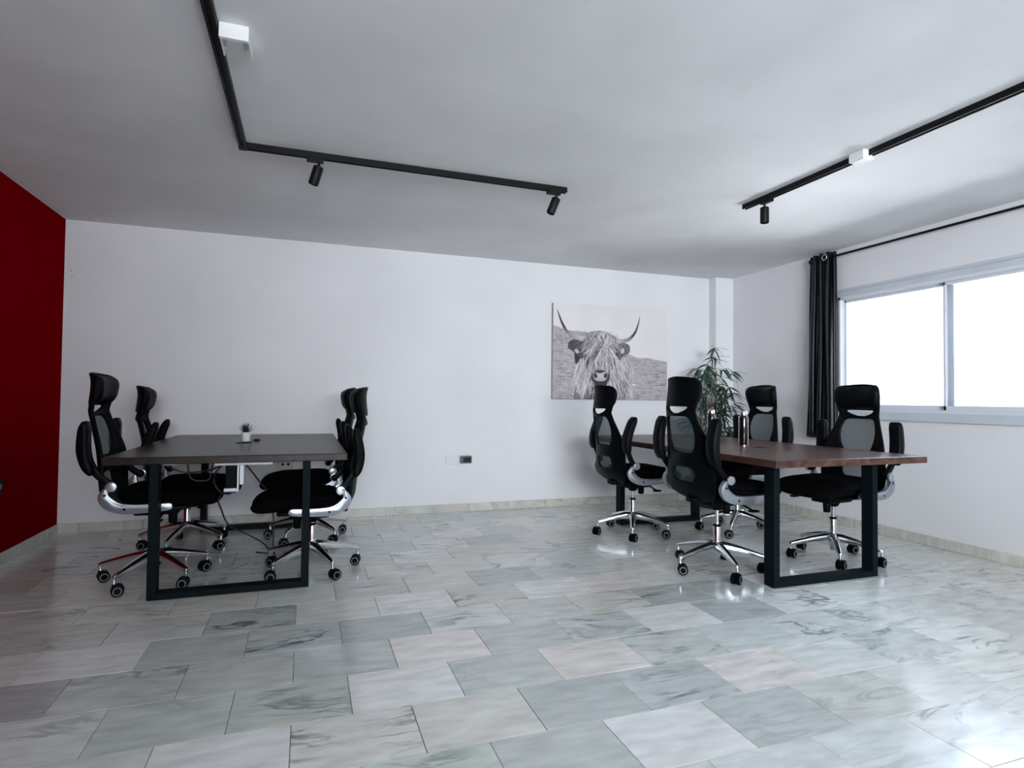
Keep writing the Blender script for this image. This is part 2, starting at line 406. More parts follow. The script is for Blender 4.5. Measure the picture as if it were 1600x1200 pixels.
# ------------------------------------------------------------------ tables
def table(cx, y0, y1, w, label, leg_in, fw_):
    t = empty('desk', (cx, (y0+y1)/2, 0)); tag(t, label, 'desk', 'dark wooden desks')
    L_ = y1-y0
    obj('tabletop', B1(-w/2, w/2, -L_/2, L_/2, .710, .750, bev=.004), M['wood'], t)
    for s in (-1, 1):
        yo = s*(L_/2-leg_in); ya, yb = (yo, yo+.08) if s < 0 else (yo-.08, yo)
        hw = fw_/2
        f = obj('leg_frame', B1(-hw, hw, ya, yb, .004, .038, bev=.003), M['black_metal'], t)
        obj('top_bar', B1(-hw+.04, hw-.04, ya+.01, yb-.01, .702, .710, bev=.001), M['black_metal'], f)
        for q in (-1, 1):
            xa, xb = (-hw, -hw+.042) if q < 0 else (hw-.042, hw)
            obj('leg', B1(xa, xb, ya, yb, .030, .7098, bev=.003), M['black_metal'], f)
            obj('foot', cyl(nb(), (q*(hw-.03), (ya+yb)/2, 0), (q*(hw-.03), (ya+yb)/2, .006), .014), M['white_plastic'], f)
    return t
t1 = table(-.362, 3.425, 5.27, 1.178, 'dark wooden desk on black metal frame legs near the red wall, potted succulent on top', .07, .79)
t2 = table(2.928, 2.489, 4.677, 1.13, 'walnut brown desk on black metal frame legs near the window, two black bottles on top', .19, .80)
t1['label'] = 'dark brown desk nearest the red wall, small potted succulent on top'
obj('cable_grommet', cyl(nb(), (.008, -.333, .7495), (.008, -.333, .7508), .045, seg=28), M['plastic'], t2)
obj('cable_grommet', cyl(nb(), (.035, .20, .7495), (.035, .20, .7515), .035, seg=28), M['plastic'], t1)

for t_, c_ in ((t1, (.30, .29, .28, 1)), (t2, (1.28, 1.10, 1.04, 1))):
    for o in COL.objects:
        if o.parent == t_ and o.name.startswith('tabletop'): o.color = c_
# ------------------------------------------------------------------ office chair
def lerp_rows(rows, z):
    for a, b in zip(rows, rows[1:]):
        if a[0] <= z <= b[0]:
            k = (z-a[0])/(b[0]-a[0]); k2 = k*k*(3-2*k) if False else k
            return [a[i]+(b[i]-a[i])*k2 for i in range(1, len(a))]
    return list(rows[0][1:]) if z < rows[0][0] else list(rows[-1][1:])
PROF = [  # z, x centre, half width, forward wrap at the edges
    (.360, -.150, .085, .004), (.372, -.175, .150, .01), (.395, -.205, .200, .02), (.430, -.235, .228, .03), (.480, -.258, .240, .05), (.540, -.268, .240, .06),
    (.620, -.273, .236, .065), (.700, -.283, .222, .065), (.760, -.297, .200, .060), (.820, -.312, .176, .055), (.870, -.322, .157, .050),
    (.920, -.328, .148, .045), (.960, -.327, .156, .052), (1.010, -.320, .167, .060), (1.060, -.316, .172, .064), (1.095, -.318, .166, .064), (1.115, -.324, .148, .056), (1.124, -.330, .122, .045)]
def back_pt(z, yn):   # yn in metres across
    x, w, k = lerp_rows(PROF, z); u = min(1, abs(yn)/w); return Vector((x+k*u*u, yn, z))
OPEN = [  # z, half width of the opening, hole id starting at this row (0 = solid above)
    (.360, .05, 0), (.372, .06, 0), (.395, .07, 0), (.430, .075, 0), (.465, .078, 0), (.482, .080, 1), (.510, .098, 1), (.545, .100, 1), (.572, .085, 0),
    (.600, .085, 0), (.640, .09, 0), (.662, .092, 2), (.700, .112, 2), (.745, .126, 2), (.790, .130, 2), (.830, .124, 2), (.862, .113, 2), (.884, .100, 0),
    (.898, .060, 0), (.905, .022, 3), (.912, .050, 3), (.922, .076, 3), (.934, .094, 3), (.946, .104, 0),
    (.965, .100, 0), (1.010, .10, 0), (1.060, .10, 0), (1.095, .095, 0), (1.115, .085, 0), (1.124, .07, 0)]
def frame_bm():
    bm = nb(); cols = []
    grid = []
    for z, wi, h in OPEN:
        w = lerp_rows(PROF, z)[1]
        out = [wi+(w-wi)*k/4 for k in range(5)]
        ysn = [-v for v in out[::-1]]+[-wi*2/3, -wi/3, 0, wi/3, wi*2/3]+out
        grid.append([bm.verts.new(back_pt(z, y)) for y in ysn])
    n = len(grid[0])
    for i in range(len(grid)-1):
        for j in range(n-1):
            if OPEN[i][2] and 4 <= j <= n-6: continue
            bm.faces.new((grid[i][j], grid[i+1][j], grid[i+1][j+1], grid[i][j+1]))
    bm.normal_update()
    # thickness towards the front (+x)
    res = bmesh.ops.solidify(bm, geom=bm.faces[:], thickness=.020)
    bmesh.ops.recalc_face_normals(bm, faces=bm.faces[:])
    return bm
def patch_bm(z0, z1, hw, off, nz=10, ny=8):
    bm = nb(); g = []
    for i in range(nz+1):
        z = z0+(z1-z0)*i/nz; w = hw(z)
        g.append([bm.verts.new(back_pt(z, w*(2*j/ny-1))+Vector((off, 0, 0))) for j in range(ny+1)])
    for i in range(nz):
        for j in range(ny): bm.faces.new((g[i][j], g[i][j+1], g[i+1][j+1], g[i+1][j]))
    return bm
def pad_bm(z0, z1, hwf, thick, base=.012, nz=12, ny=12, px=4):
    bm = nb(); F_, R_ = [], []
    for i in range(nz+1):
        z = z0+(z1-z0)*i/nz; w = hwf(z); vz = 2*i/nz-1; a, b = [], []
        for j in range(ny+1):
            u = 2*j/ny-1; p = back_pt(z, w*u); t = thick*max(0, (1-abs(u)**px))**.5*max(0, (1-abs(vz)**px))**.5
            a.append(bm.verts.new(p+Vector((base+t, 0, 0)))); b.append(bm.verts.new(p+Vector((base-.004, 0, 0))))
        F_.append(a); R_.append(b)
    for i in range(nz):
        for j in range(ny):
            bm.faces.new((F_[i][j], F_[i][j+1], F_[i+1][j+1], F_[i+1][j])); bm.faces.new((R_[i][j+1], R_[i][j], R_[i+1][j], R_[i+1][j+1]))
    for i in range(nz):
        bm.faces.new((F_[i][0], F_[i+1][0], R_[i+1][0], R_[i][0])); bm.faces.new((F_[i+1][ny], F_[i][ny], R_[i][ny], R_[i+1][ny]))
    for j in range(ny):
        bm.faces.new((F_[0][j+1], F_[0][j], R_[0][j], R_[0][j+1])); bm.faces.new((F_[nz][j], F_[nz][j+1], R_[nz][j+1], R_[nz][j]))
    return bm
def seat_bm():
    bm = nb(); nx, ny = 18, 14; x0, x1 = -.165, .345; top, bot = [], []
    for i in range(nx+1):
        s = -1+2*i/nx; sx = math.sin(s*PI/2); x = (x0+x1)/2+(x1-x0)/2*sx; a, b = [], []
        fl = max(0, 1-abs(sx)**3.2)**(1/3.2)
        wy = .255*(.80+.20*min(1, (1-max(0, -sx))*1.3))
        for j in range(ny+1):
            v = math.sin((-1+2*j/ny)*PI/2); y = wy*v*max(.45, fl**.55)
            edge = max(0, 1-abs(v)**4)**.5*max(0, 1-abs(sx)**6)**.5
            droop = -.035*max(0, sx)**2.5+.012*v*v+.012*max(0, -sx)
            zt = .437+.055*edge+droop; zb = .437-.052*edge+droop*.8
            a.append(bm.verts.new((x, y, zt))); b.append(bm.verts.new((x, y, zb)))
        top.append(a); bot.append(b)
    for i in range(nx):
        for j in range(ny):
            bm.faces.new((top[i][j], top[i+1][j], top[i+1][j+1], top[i][j+1])); bm.faces.new((bot[i][j], bot[i][j+1], bot[i+1][j+1], bot[i+1][j]))
    bmesh.ops.remove_doubles(bm, verts=bm.verts[:], dist=.0005)
    bmesh.ops.recalc_face_normals(bm, faces=bm.faces[:])
    return bm
def ribbon_outline(path, widths):
    L_, R_ = [], []
    n = len(path)
    for i, (x, z) in enumerate(path):
        a = Vector(path[max(i-1, 0)]); b = Vector(path[min(i+1, n-1)]); t = (b-a).normalized(); nrm = Vector((-t.y, t.x)); w = widths[i]/2
        L_.append((x+nrm.x*w, z+nrm.y*w)); R_.append((x-nrm.x*w, z-nrm.y*w))
    def cap(p, q, c, d):
        out = []
        for k in (1, 2, 3):
            a = PI*k/4; v = (Vector(p)-Vector(c)); out.append((c[0]+v.x*math.cos(a)+d*v.y*math.sin(a), c[1]-d*v.x*math.sin(a)+v.y*math.cos(a)))
        return out
    e0 = cap(R_[0], L_[0], path[0], 1); e1 = cap(L_[-1], R_[-1], path[-1], 1)
    return L_+e1+R_[::-1]+e0
def smooth2(pts, n=5):
    return [(v.x, v.z) for v in spline([(p[0], 0, p[1]) for p in pts], n)]

def build_chair():
    c = empty('office_chair')
    # base (parts whose names start here turn with the star base)
    base = []
    col = lathe(nb(), [(.016, .060), (.020, .064), (.022, .10), (.030, .115), (.032, .165), (.024, .178), (.0225, .185), (.0225, .268), (.020, .274)], 24)
    base.append(shade(obj('gas_cylinder', col, M['chrome'], c), 35))
    ring = obj('collar_ring', lathe(nb(), [(.020, .272), (.024, .275), (.024, .283), (.014, .287)], 20), M['plastic'], base[0])
    shade(ring)
    for k in range(5):
        bm = nb()
        secs = [(.018, .152, .026, .026), (.06, .151, .023, .025), (.14, .137, .019, .020), (.22, .118, .016, .016), (.278, .103, .013, .013), (.292, .098, .009, .009)]
        rings = []
        for r, z, hw, hh in secs:
            prof = [(-hw, -hh), (hw, -hh), (hw, hh*.35), (hw*.45, hh), (-hw*.45, hh), (-hw, hh*.35)]
            rings.append([bm.verts.new((r, a, z+b)) for a, b in prof])
        for a, b in zip(rings, rings[1:]):
            for i in range(6): bm.faces.new((a[i], b[i], b[(i+1) % 6], a[(i+1) % 6]))
        bm.faces.new(rings[0]); bm.faces.new(rings[-1][::-1])
        bmesh.ops.recalc_face_normals(bm, faces=bm.faces[:])
        bmesh.ops.bevel(bm, geom=bm.edges[:], offset=.002, segments=2, profile=.5, affect='EDGES')
        cyl(bm, (.283, 0, .060), (.283, 0, .098), .0095, seg=14)
        leg = shade(obj('base_leg', bm, M['chrome'], c), 40); leg.rotation_euler = (0, 0, 2*PI*k/5); base.append(leg)
        # caster: twin wheels with grey hub rings under a hood
        bm = nb(); a = random.uniform(-.6, .6)
        for s in (-1, 1):
            cyl(bm, (-.016, s*.005, .030), (-.016, s*.026, .030), .030, seg=22, bev=.003)
            cyl(bm, (-.016, s*.0255, .030), (-.016, s*.0272, .030), .0215, seg=20, mi=1)
            cyl(bm, (-.016, s*.0265, .030), (-.016, s*.0282, .030), .0165, seg=20)
        hood = [(-.016+.033*math.cos(t), .031+.033*math.sin(t)) for t in [PI*q/10 for q in range(0, 8)]]+[(-.016, .031)]
        prism(bm, hood, -.023, .023, bev=.001); cyl(bm, (0, 0, .035), (0, 0, .066), .011, seg=12)
        cs = obj('caster', bm, [M['plastic'], M['grey_ring']], leg); cs.location = (.283, 0, 0); cs.rotation_euler = (0, 0, a); shade(cs)
    # upper part
    uppr = []
    pis = obj('gas_piston', cyl(nb(), (0, 0, .15), (0, 0, .345), .0125, seg=18), M['chrome'], c); shade(pis); uppr.append(pis)
    bm = box(nb(), -.10, .13, -.075, .075, .325, .392, bev=.014, seg=3); cyl(bm, (0, 0, .295), (0, 0, .33), .028, .05, seg=20)
    box(bm, -.21, -.06, -.045, .045, .350, .385, bev=.012, seg=2); box(bm, -.06, .20, -.22, .22, .375, .395, bev=.008)
    mech = shade(obj('tilt_mechanism', bm, M['plastic'], c)); uppr.append(mech)
    shade(obj('tension_knob', cyl(nb(), (.085, .015, .262), (.085, .015, .335), .022, .026, seg=18, bev=.004), M['plastic'], mech))
    bm = tube(nb(), spline([(.04, -.07, .352), (.05, -.16, .350), (.05, -.22, .340), (.055, -.25, .330)]), .006, flat=(1, 1)); box(bm, .03, .085, -.275, -.235, .322, .334, bev=.004)
    shade(obj('lever', bm, M['plastic'], mech))
    uppr.append(shade(obj('seat', seat_bm(), M['fabric'], c), 80))
    fr = obj('back_frame', frame_bm(), M['plastic'], c); shade(fr, 50)
    md = fr.modifiers.new('round', 'SUBSURF'); md.levels = 1; md.render_levels = 1; uppr.append(fr)
    hw1 = lambda z: float(np.interp(z, [o[0] for o in OPEN], [o[1] for o in OPEN]))
    uppr.append(obj('back_mesh', patch_bm(.655, .890, lambda z: hw1(z)+.006, .012, 12), M['mesh'], c, True))
    uppr.append(obj('back_mesh', patch_bm(.474, .580, lambda z: hw1(z)+.006, .012, 6), M['mesh'], c, True))
    uppr.append(obj('lumbar_support', pad_bm(.575, .668, lambda z: .15, .030, base=.018), M['plastic'], c, True))
    hp = obj('headrest', pad_bm(.952, 1.118, lambda z: lerp_rows(PROF, z)[1]-.006, .058), M['leather'], c, True); uppr.append(hp)
    # silver brackets and flipped-up arms
    path = smooth2([(.118, .407), (.04, .402), (-.04, .400), (-.105, .406), (-.155, .430), (-.182, .468), (-.172, .510)])
    wd = [float(np.interp(i/(len(path)-1), [0, .2, .5, .7, .85, 1], [.040, .046, .054, .062, .052, .020])) for i in range(len(path))]
    out = ribbon_outline(path, wd)
    out_in = ribbon_outline(path, [w*.55 for w in wd])
    for s in (-1, 1):
        y0, y1 = s*.262, s*.292
        bm = prism(nb(), out, min(y0, y1), max(y0, y1), bev=.004)
        prism(bm, out_in, min(s*.288, s*.2945), max(s*.288, s*.2945), bev=.0015)
        br = shade(obj('arm_bracket', bm, M['silver'], c), 35); uppr.append(br)
        for bx, bz in ((-.085, .402), (-.176, .478)):
            obj('bolt', cyl(nb(), (bx, s*.290, bz), (bx, s*.296, bz), .0065, seg=12), M['plastic'], br)
        obj('mounting_bar', B1(.02, .10, min(s*.20, s*.265), max(s*.20, s*.265), .382, .398, bev=.003), M['plastic'], br)
        bm = cyl(nb(), (0, s*.262, 0), (0, s*.292, 0), .021, seg=18, bev=.003)
        lk = smooth2([(0, 0), (-.035, .030), (-.072, .075), (-.092, .120)], 4)
        prism(bm, ribbon_outline(lk, [.034]*len(lk)), min(s*.250, s*.276), max(s*.250, s*.276), bev=.004)
        # pad
        pd = smooth2([(-.092, .085), (-.112, .14), (-.120, .20), (-.116, .27), (-.106, .335)], 4)
        n = len(pd); pw = [float(np.interp(i/(n-1), [0, .12, .5, .9, 1], [.038, .052, .057, .050, .034])) for i in range(n)]
        prism(bm, ribbon_outline(pd, pw), min(s*.228, s*.308), max(s*.228, s*.308), bev=.016)
        am = shade(obj('armrest', bm, M['leather'], c), 50); am.location = (-.146, 0, .522); uppr.append(am)
        cap = obj('pivot_cap', cyl(cyl(nb(), (0, s*.290, 0), (0, s*.306, 0), .028, .026, seg=24, bev=.004), (-.02, s*.306, .004), (-.006, s*.3075, .004), .004, seg=8), M['cap'], am); shade(cap)
        am['side'] = s
    return c, base, uppr
proto, _, _ = build_chair()
index_kids()
# x, y, heading deg, base angle deg, lift, arm tilt deg near/far, label
chairs = [
 (2.470, 3.100, 1, 39, .083, 4, 'black mesh office chair nearest the camera at the walnut desk, its back turned to us'),
 (2.472, 4.120, 0, 23, .050, 16, 'black mesh office chair in front of the bull picture at the walnut desk'),
 (3.345, 3.950, 183, 5, .072, 0, 'black mesh office chair between the potted bamboo and the curtain, facing the walnut desk'),
 (3.400, 3.070, 187, 14, .064, 0, 'black mesh office chair silhouetted against the window, headrest over the window sill'),
 (-.803, 3.890, 0, 26, .060, -4, 'large black office chair nearest the red wall, seen from its side'),
 (-.775, 4.690, 4, 39, -.002, 14, 'black office chair against the back wall at the red wall side of the dark desk'),
 (.050, 3.853, 181, 6, .000, 4, 'nearer black office chair at the right side of the succulent desk'),
 (.040, 4.700, 181, 21, .008, 6, 'farther black office chair at the right side of the succulent desk'),
]
for i, (x, y, hd, ba, dz, tilt, lab) in enumerate(chairs):
    c = proto if i == 0 else copy_tree(proto)
    c.location = (x, y, 0); c.rotation_euler = (0, 0, math.radians(hd))
    tag(c, lab, 'chair', 'black office chairs around the desks')
    c['_i'] = i
    kids = [o for o in COL.objects if o.parent == c]
    k = 0
    for o in kids:
        b = o.name.split('.')[0]
        if b == 'base_leg':
            a = math.radians(ba-hd)+2*PI*k/5; o.rotation_euler = (0, 0, a); k += 1
            for w_ in COL.objects:
                if w_.parent == o: w_.rotation_euler = (0, 0, -a-math.radians(hd)+random.uniform(-.65, .65)+PI*(random.random() < .5))
        elif b != 'gas_cylinder':
            o.location.z = (.522 if b == 'armrest' else 0)+dz
            if b == 'armrest': o.rotation_euler = (0, math.radians(tilt), 0)
            if i == 4 and b in ('back_frame', 'back_mesh', 'headrest', 'lumbar_support'):   # this back leans a touch further
                pv = Vector((-.17, 0, .42)); Rm = Matrix.Rotation(math.radians(-1), 3, 'Y')
                o.rotation_euler = (0, math.radians(-1), 0); o.location = pv-Rm@pv+Vector((0, 0, dz))
for o in COL.objects:
    for k in ('_i', 'side'):
        if k in o: del o[k]

# ------------------------------------------------------------------ ceiling tracks, spotlights
def track(name, segs, label, joints=()):
    t = empty(name, (segs[0][0], segs[0][2], H)); tag(t, label, 'track light')
    for (x0, x1, y0, y1) in segs:
        bm = nb(); box(bm, x0, x1, y0, y1, H-.020, H, bev=.0015, seg=1)
        if x1-x0 > y1-y0:
            box(bm, x0, x1, y0, y0+.010, H-.032, H-.018, bev=.001, seg=1); box(bm, x0, x1, y1-.010, y1, H-.032, H-.018, bev=.001, seg=1)
        else:
            box(bm, x0, x0+.010, y0, y1, H-.032, H-.018, bev=.001, seg=1); box(bm, x1-.010, x1, y0, y1, H-.032, H-.018, bev=.001, seg=1)
        for v in bm.verts: v.co -= t.location
        obj('rail', bm, M['track'], t)
    for (x, y) in joints:
        bm = box(nb(), x-.021, x+.021, y-.021, y+.021, H-.034, H, bev=.002, seg=1)
        for v in bm.verts: v.co -= t.location
        obj('corner_joint', bm, M['track'], t)
    return t
XT = -.340
track('lighting_track', [(XT-.018, XT+.018, -1.0, 3.385), (XT+.018, 1.545, 3.385, 3.421)], 'black L-shaped lighting track on the ceiling at the left', [(XT, 3.403)])
track('lighting_track', [(2.800, 2.836, -1.0, 3.26)], 'straight black lighting track on the ceiling at the right')
def spot(x, y, tilt, rz, label):
    s = empty('spotlight', (x, y, H-.032), rz); tag(s, label, 'spotlight', 'black track spotlights')
    obj('adapter', B1(-.055, .035, -.016, .016, -.020, .004, bev=.003), M['track'], s)
    obj('stem', cyl(nb(), (.01, 0, -.045), (.01, 0, -.016), .007, seg=12), M['track'], s)
    prof = [(.020, -.0), (.0265, -.004), (.0275, -.010), (.0275, -.100), (.0255, -.106), (.022, -.106), (.020, -.096), (.001, -.094)]
    b = obj('lamp_body', lathe(nb(), prof, 24), M['track'], s); b.location = (.01, 0, -.040); b.rotation_euler = tilt; shade(b)
    return s
spot(.035, 3.403, (math.radians(8), math.radians(16), 0), 0, 'black spotlight near the corner of the L-shaped ceiling track')
spot(1.468, 3.403, (math.radians(8), math.radians(20), 0), 0, 'black spotlight at the free end of the L-shaped ceiling track')
spot(2.818, 3.060, (0, 0, 0), PI/2, 'black spotlight hanging straight down from the right ceiling track')
# white feed boxes
b = empty('junction_box', (-.275, 2.39, H)); tag(b, 'white plastic box on the ceiling beside the left lighting track', 'junction box')
bm = box(nb(), -.045, .055, -.075, -.055, -.055, 0, bev=.003); box(bm, -.045, -.040, -.06, .075, -.045, 0, bev=.001); box(bm, .050, .055, -.06, .075, -.045, 0, bev=.001)
obj('box_shell', bm, M['white_plastic'], b)
obj('inner_plate', box(box(nb(), -.038, .048, -.055, .075, -.012, 0, bev=.002), -.022, .030, -.04, .05, -.030, -.010, bev=.002), M['white_plastic'], b)
b = empty('junction_box', (2.800, 2.345, H)); tag(b, 'white plastic box over the right lighting track', 'junction box')
obj('box_shell', B1(-.036, .038, -.046, .046, -.048, 0, bev=.004), M['white_plastic'], b)
obj('cover_plate', B1(-.031, .033, -.040, .040, -.051, -.046, bev=.002), M['white_plastic'], b)

# ------------------------------------------------------------------ curtain and rod
RX, RZ = XR-.075, 2.345
rod = empty('curtain_rod', (RX, 2.2, RZ)); tag(rod, 'thin black curtain rod above the window', 'curtain rod')
obj('pole', cyl(nb(), (0, -1.2, 0), (0, 1.95, 0), .0095, seg=14), M['track'], rod)
shade(obj('finial', lathe(nb(), [(.002, -.02), (.013, -.014), (.018, 0), (.013, .014), (.002, .02)], 14), M['track'], rod, loc=(0, 1.965, 0)))
for yy in (-1.1, 1.93): obj('rod_bracket', box(cyl(nb(), (0, yy, 0), (.07, yy, 0), .006, seg=10), .066, .075, yy-.015, yy+.015, -.03, .03, bev=.002), M['track'], rod)
cu = empty('curtain', (RX, 4.0, .75)); tag(cu, 'dark navy curtain ending below the window sill, hanging at the left of the window', 'curtain')
bm = nb(); nu, nz = 90, 26; g = []
z0c, z1c = .745, RZ+.045
for k in range(nz+1):
    t = k/nz; z = z0c+(z1c-z0c)*t; row = []
    ya, yb = 4.175-.010*t+.03*(1-t), 3.905
    for i in range(nu+1):
        u = i/nu; ph = u*2*PI*3.5
        amp = .036*(.75+.35*(1-t))*(1-.25*math.sin(3.1*u+1.3*t)); 
        xx = RX+amp*math.sin(ph+.35*math.sin(2.2*t+u*5))*(1 if t < .93 else 1)+.006*math.sin(9*u+6*t)
        yy = ya+(yb-ya)*u+.012*math.sin(2*ph+.8)*(1-t*.4)
        row.append(bm.verts.new((xx-RX, yy-4.0, z-.75)))
    g.append(row)
for k in range(nz):
    for i in range(nu): bm.faces.new((g[k][i], g[k+1][i], g[k+1][i+1], g[k][i+1]))
bm.normal_update(); bmesh.ops.solidify(bm, geom=bm.faces[:], thickness=.003)
obj('drape', bm, M['curtain'], cu, True)
for i, yy in enumerate((3.975,)):
    bm = nb(); R_, r_ = .024, .005; rings = []
    for a in range(20):
        A = 2*PI*a/20
        rings.append([bm.verts.new(((r_*math.sin(2*PI*q/8)), (R_+r_*math.cos(2*PI*q/8))*math.cos(A), (R_+r_*math.cos(2*PI*q/8))*math.sin(A))) for q in range(8)])
    for a in range(20):
        for q in range(8): bm.faces.new((rings[a][q], rings[(a+1) % 20][q], rings[(a+1) % 20][(q+1) % 8], rings[a][(q+1) % 8]))
    bmesh.ops.recalc_face_normals(bm, faces=bm.faces[:])
    o = obj('eyelet', bm, M['chrome'], cu, True); o.location = (-.040 if i == 0 else -.030, yy-4.0, RZ-.75); tag(o, 'chrome eyelet ring')

# ------------------------------------------------------------------ canvas print of a highland bull
W_, H_ = 430, 315
yy, xx = np.mgrid[0:H_, 0:W_].astype(float)
img = np.zeros((H_, W_)); U = xx/(W_-1); V = yy/(H_-1)
def uv(X, Y):  # measured sketch units -> raster pixels
    v = .5; u = .5
    for _ in range(6):
        u = (X-(105-25*v))/((1290-15*v)-(105-25*v)); v = (Y-(80+90*u))/((1085+20*u)-(80+90*u))
    return u*(W_-1), v*(H_-1)
def noise(sx, sy, seed):
    r = np.random.RandomState(seed); a = r.rand(int(H_/sy)+3, int(W_/sx)+3)
    Y = yy/sy; X = xx/sx; i = Y.astype(int); j = X.astype(int); fy = Y-i; fx = X-j
    fy = fy*fy*(3-2*fy); fx = fx*fx*(3-2*fx)
    return (a[i, j]*(1-fx)+a[i, j+1]*fx)*(1-fy)+(a[i+1, j]*(1-fx)+a[i+1, j+1]*fx)*fy
img[:] = .74+.04*noise(60, 50, 1)
hz = [(60, 312), (110, 320), (250, 372), (420, 385), (640, 500), (860, 622), (950, 665), (1080, 668), (1180, 690), (1300, 712)]
P = np.array([uv(*p) for p in hz]); hy = np.interp(xx[0], P[:, 0], P[:, 1])+1.5*np.sin(xx[0]*.9)*(xx[0] > 290)
fld = yy > hy[None, :]
f = .30+.14*noise(14, 3, 2)+.14*noise(4, 2, 3)-.12*(noise(26, 2.2, 4) > .72)-.10*(noise(5, 3, 9) > .80)
img = np.where(fld, f, img)
def poly(pts):
    q = np.array([uv(*p) for p in pts]); ins = np.zeros((H_, W_), bool); n = len(q)
    for i in range(n):
        x1, y1 = q[i]; x2, y2 = q[(i+1) % n]
        c = ((y1 > yy) != (y2 > yy)) & (xx < (x2-x1)*(yy-y1)/((y2-y1) or 1e-9)+x1); ins ^= c
    return ins
def smoothpoly(pts, n=5):
    P3 = spline([(p[0], p[1], 0) for p in pts+[pts[0]]], n); return poly([(p.x, p.y) for p in P3])
body = smoothpoly([(300, 1110), (275, 960), (290, 830), (330, 720), (420, 650), (600, 600), (780, 640), (870, 700), (908, 830), (905, 960), (855, 1110)])
img = np.where(body, .46+.25*(noise(3, 9, 5)-.5), img)
img = np.where(body & smoothpoly([(380, 1110), (430, 960), (520, 900), (640, 930), (690, 1110)]), .055+.05*noise(3, 8, 6), img)
img = np.where(body & smoothpoly([(700, 1110), (730, 1000), (790, 900), (850, 940), (835, 1040), (800, 1110)]), .16+.12*noise(3, 8, 7), img)
img = np.where(smoothpoly([(285, 1110), (300, 960), (330, 1000), (370, 1110)]), .13+.1*noise(3, 8, 17), img)
img = np.where(smoothpoly([(240, 560), (245, 500), (290, 468), (350, 480), (410, 500), (410, 600), (385, 660), (350, 665), (300, 600)]), .035+.08*noise(3, 5, 8), img)
img = np.where(smoothpoly([(300, 600), (350, 660), (340, 700), (310, 715)]), .03, img)
img = np.where(smoothpoly([(735, 515), (800, 505), (860, 525), (878, 570), (862, 620), (810, 640), (760, 690), (735, 640)]), .07+.16*noise(3, 5, 10), img)
img = np.where(smoothpoly([(300, 575), (330, 568), (348, 605), (322, 608)]), .55, img)
img = np.where(smoothpoly([(780, 570), (808, 560), (815, 600), (786, 618)]), .60, img)
def horn(path, flip):
    global img
    pts = spline([(p[0], p[1], 0) for p in path], 14); n = len(pts)
    for i, p in enumerate(pts):
        t = i/(n-1); x, y = uv(p.x, p.y); r = (.6+9.2*t**.85)
        d = np.hypot(xx-x, yy-y); m = d < r
        c = .05+.62*max(0, (t-.42)/.58)**.7
        sh = c*(1-.45*np.clip((yy-y)/r, 0, 1))
        img = np.where(m, sh, img)
horn([(140, 152), (160, 220), (190, 305), (235, 385), (305, 435), (380, 458), (430, 465)], 0)
horn([(988, 232), (966, 320), (930, 405), (872, 465), (800, 488), (740, 490), (690, 480)], 1)
head = smoothpoly([(395, 480), (430, 405), (540, 378), (650, 400), (735, 470), (745, 600), (700, 720), (670, 850), (640, 960), (470, 960), (440, 830), (400, 700), (385, 600)])
img = np.where(head, .16+.16*noise(4, 12, 11), img)
img = np.where(smoothpoly([(400, 580), (450, 590), (470, 640), (440, 720), (405, 660)]) | smoothpoly([(700, 560), (735, 560), (735, 680), (690, 720)]), .03, img)
img = np.where(smoothpoly([(560, 440), (600, 450), (590, 540), (560, 560), (545, 500)]), .06, img)
def stroke(path, wdt, val, al=.85):
    for p in path:
        x, y = uv(p[0], p[1]); xi, yi = int(round(x)), int(round(y))
        R = 3
        a, b, c, d = max(0, yi-R), min(H_, yi+R+1), max(0, xi-R), min(W_, xi+R+1)
        if a >= b or c >= d: continue
        k = np.clip(1.15-np.hypot(xx[a:b, c:d]-x, yy[a:b, c:d]-y)/wdt, 0, 1)*al
        img[a:b, c:d] = img[a:b, c:d]*(1-k)+val*k
rs = np.random.RandomState(3)
for k in range(420):      # coat
    x = rs.uniform(290, 890); y = rs.uniform(680, 1010); L_ = rs.uniform(50, 130); s = (x-590)/900
    if not body[int(min(H_-1, max(0, uv(x, y)[1]))), int(uv(x, y)[0])]: continue
    v = rs.choice([.10, .22, .55, .70, .78])
    stroke([(x+s*L_*t*1.2+6*math.sin(t*4+k), y+L_*t) for t in np.linspace(0, 1, 22)], 1.5, v, .6)
for k in range(300):      # face and forelock
    th = rs.uniform(-1, 1); x0_ = 570+th*125; y0_ = rs.uniform(400, 620)+30*abs(th); L_ = rs.uniform(110, 330)
    if y0_+L_ > 965: L_ = 965-y0_
    sw = th*40+rs.uniform(-50, 50); v = rs.choice([.03, .05, .12, .42, .62, .76, .86])
    stroke([(x0_+sw*t+18*math.sin(t*3+k*1.7), y0_+L_*t) for t in np.linspace(0, 1, 34)], rs.uniform(1.1, 1.9), v, .7)
for k in range(46):       # heavy locks of the fringe
    x0_ = rs.uniform(540, 640); side = rs.choice([-1, -1, 1]); L_ = rs.uniform(150, 300); y0_ = rs.uniform(400, 470); v = rs.choice([.03, .06, .60, .80])
    stroke([(x0_+side*(150*t**1.3), y0_+L_*t) for t in np.linspace(0, 1, 34)], rs.uniform(1.4, 2.6), v, .6)
for k in range(170):      # short crown hair
    x0_ = rs.uniform(410, 735); y0_ = rs.uniform(395, 540)+.0006*(x0_-570)**2; a_ = rs.uniform(-1, 1)
    stroke([(x0_+a_*70*t+(x0_-570)*.25*t, y0_+rs.uniform(.6, 1)*70*t) for t in np.linspace(0, 1, 14)], rs.uniform(.9, 1.6), rs.choice([.04, .10, .35, .6, .75]), .75)
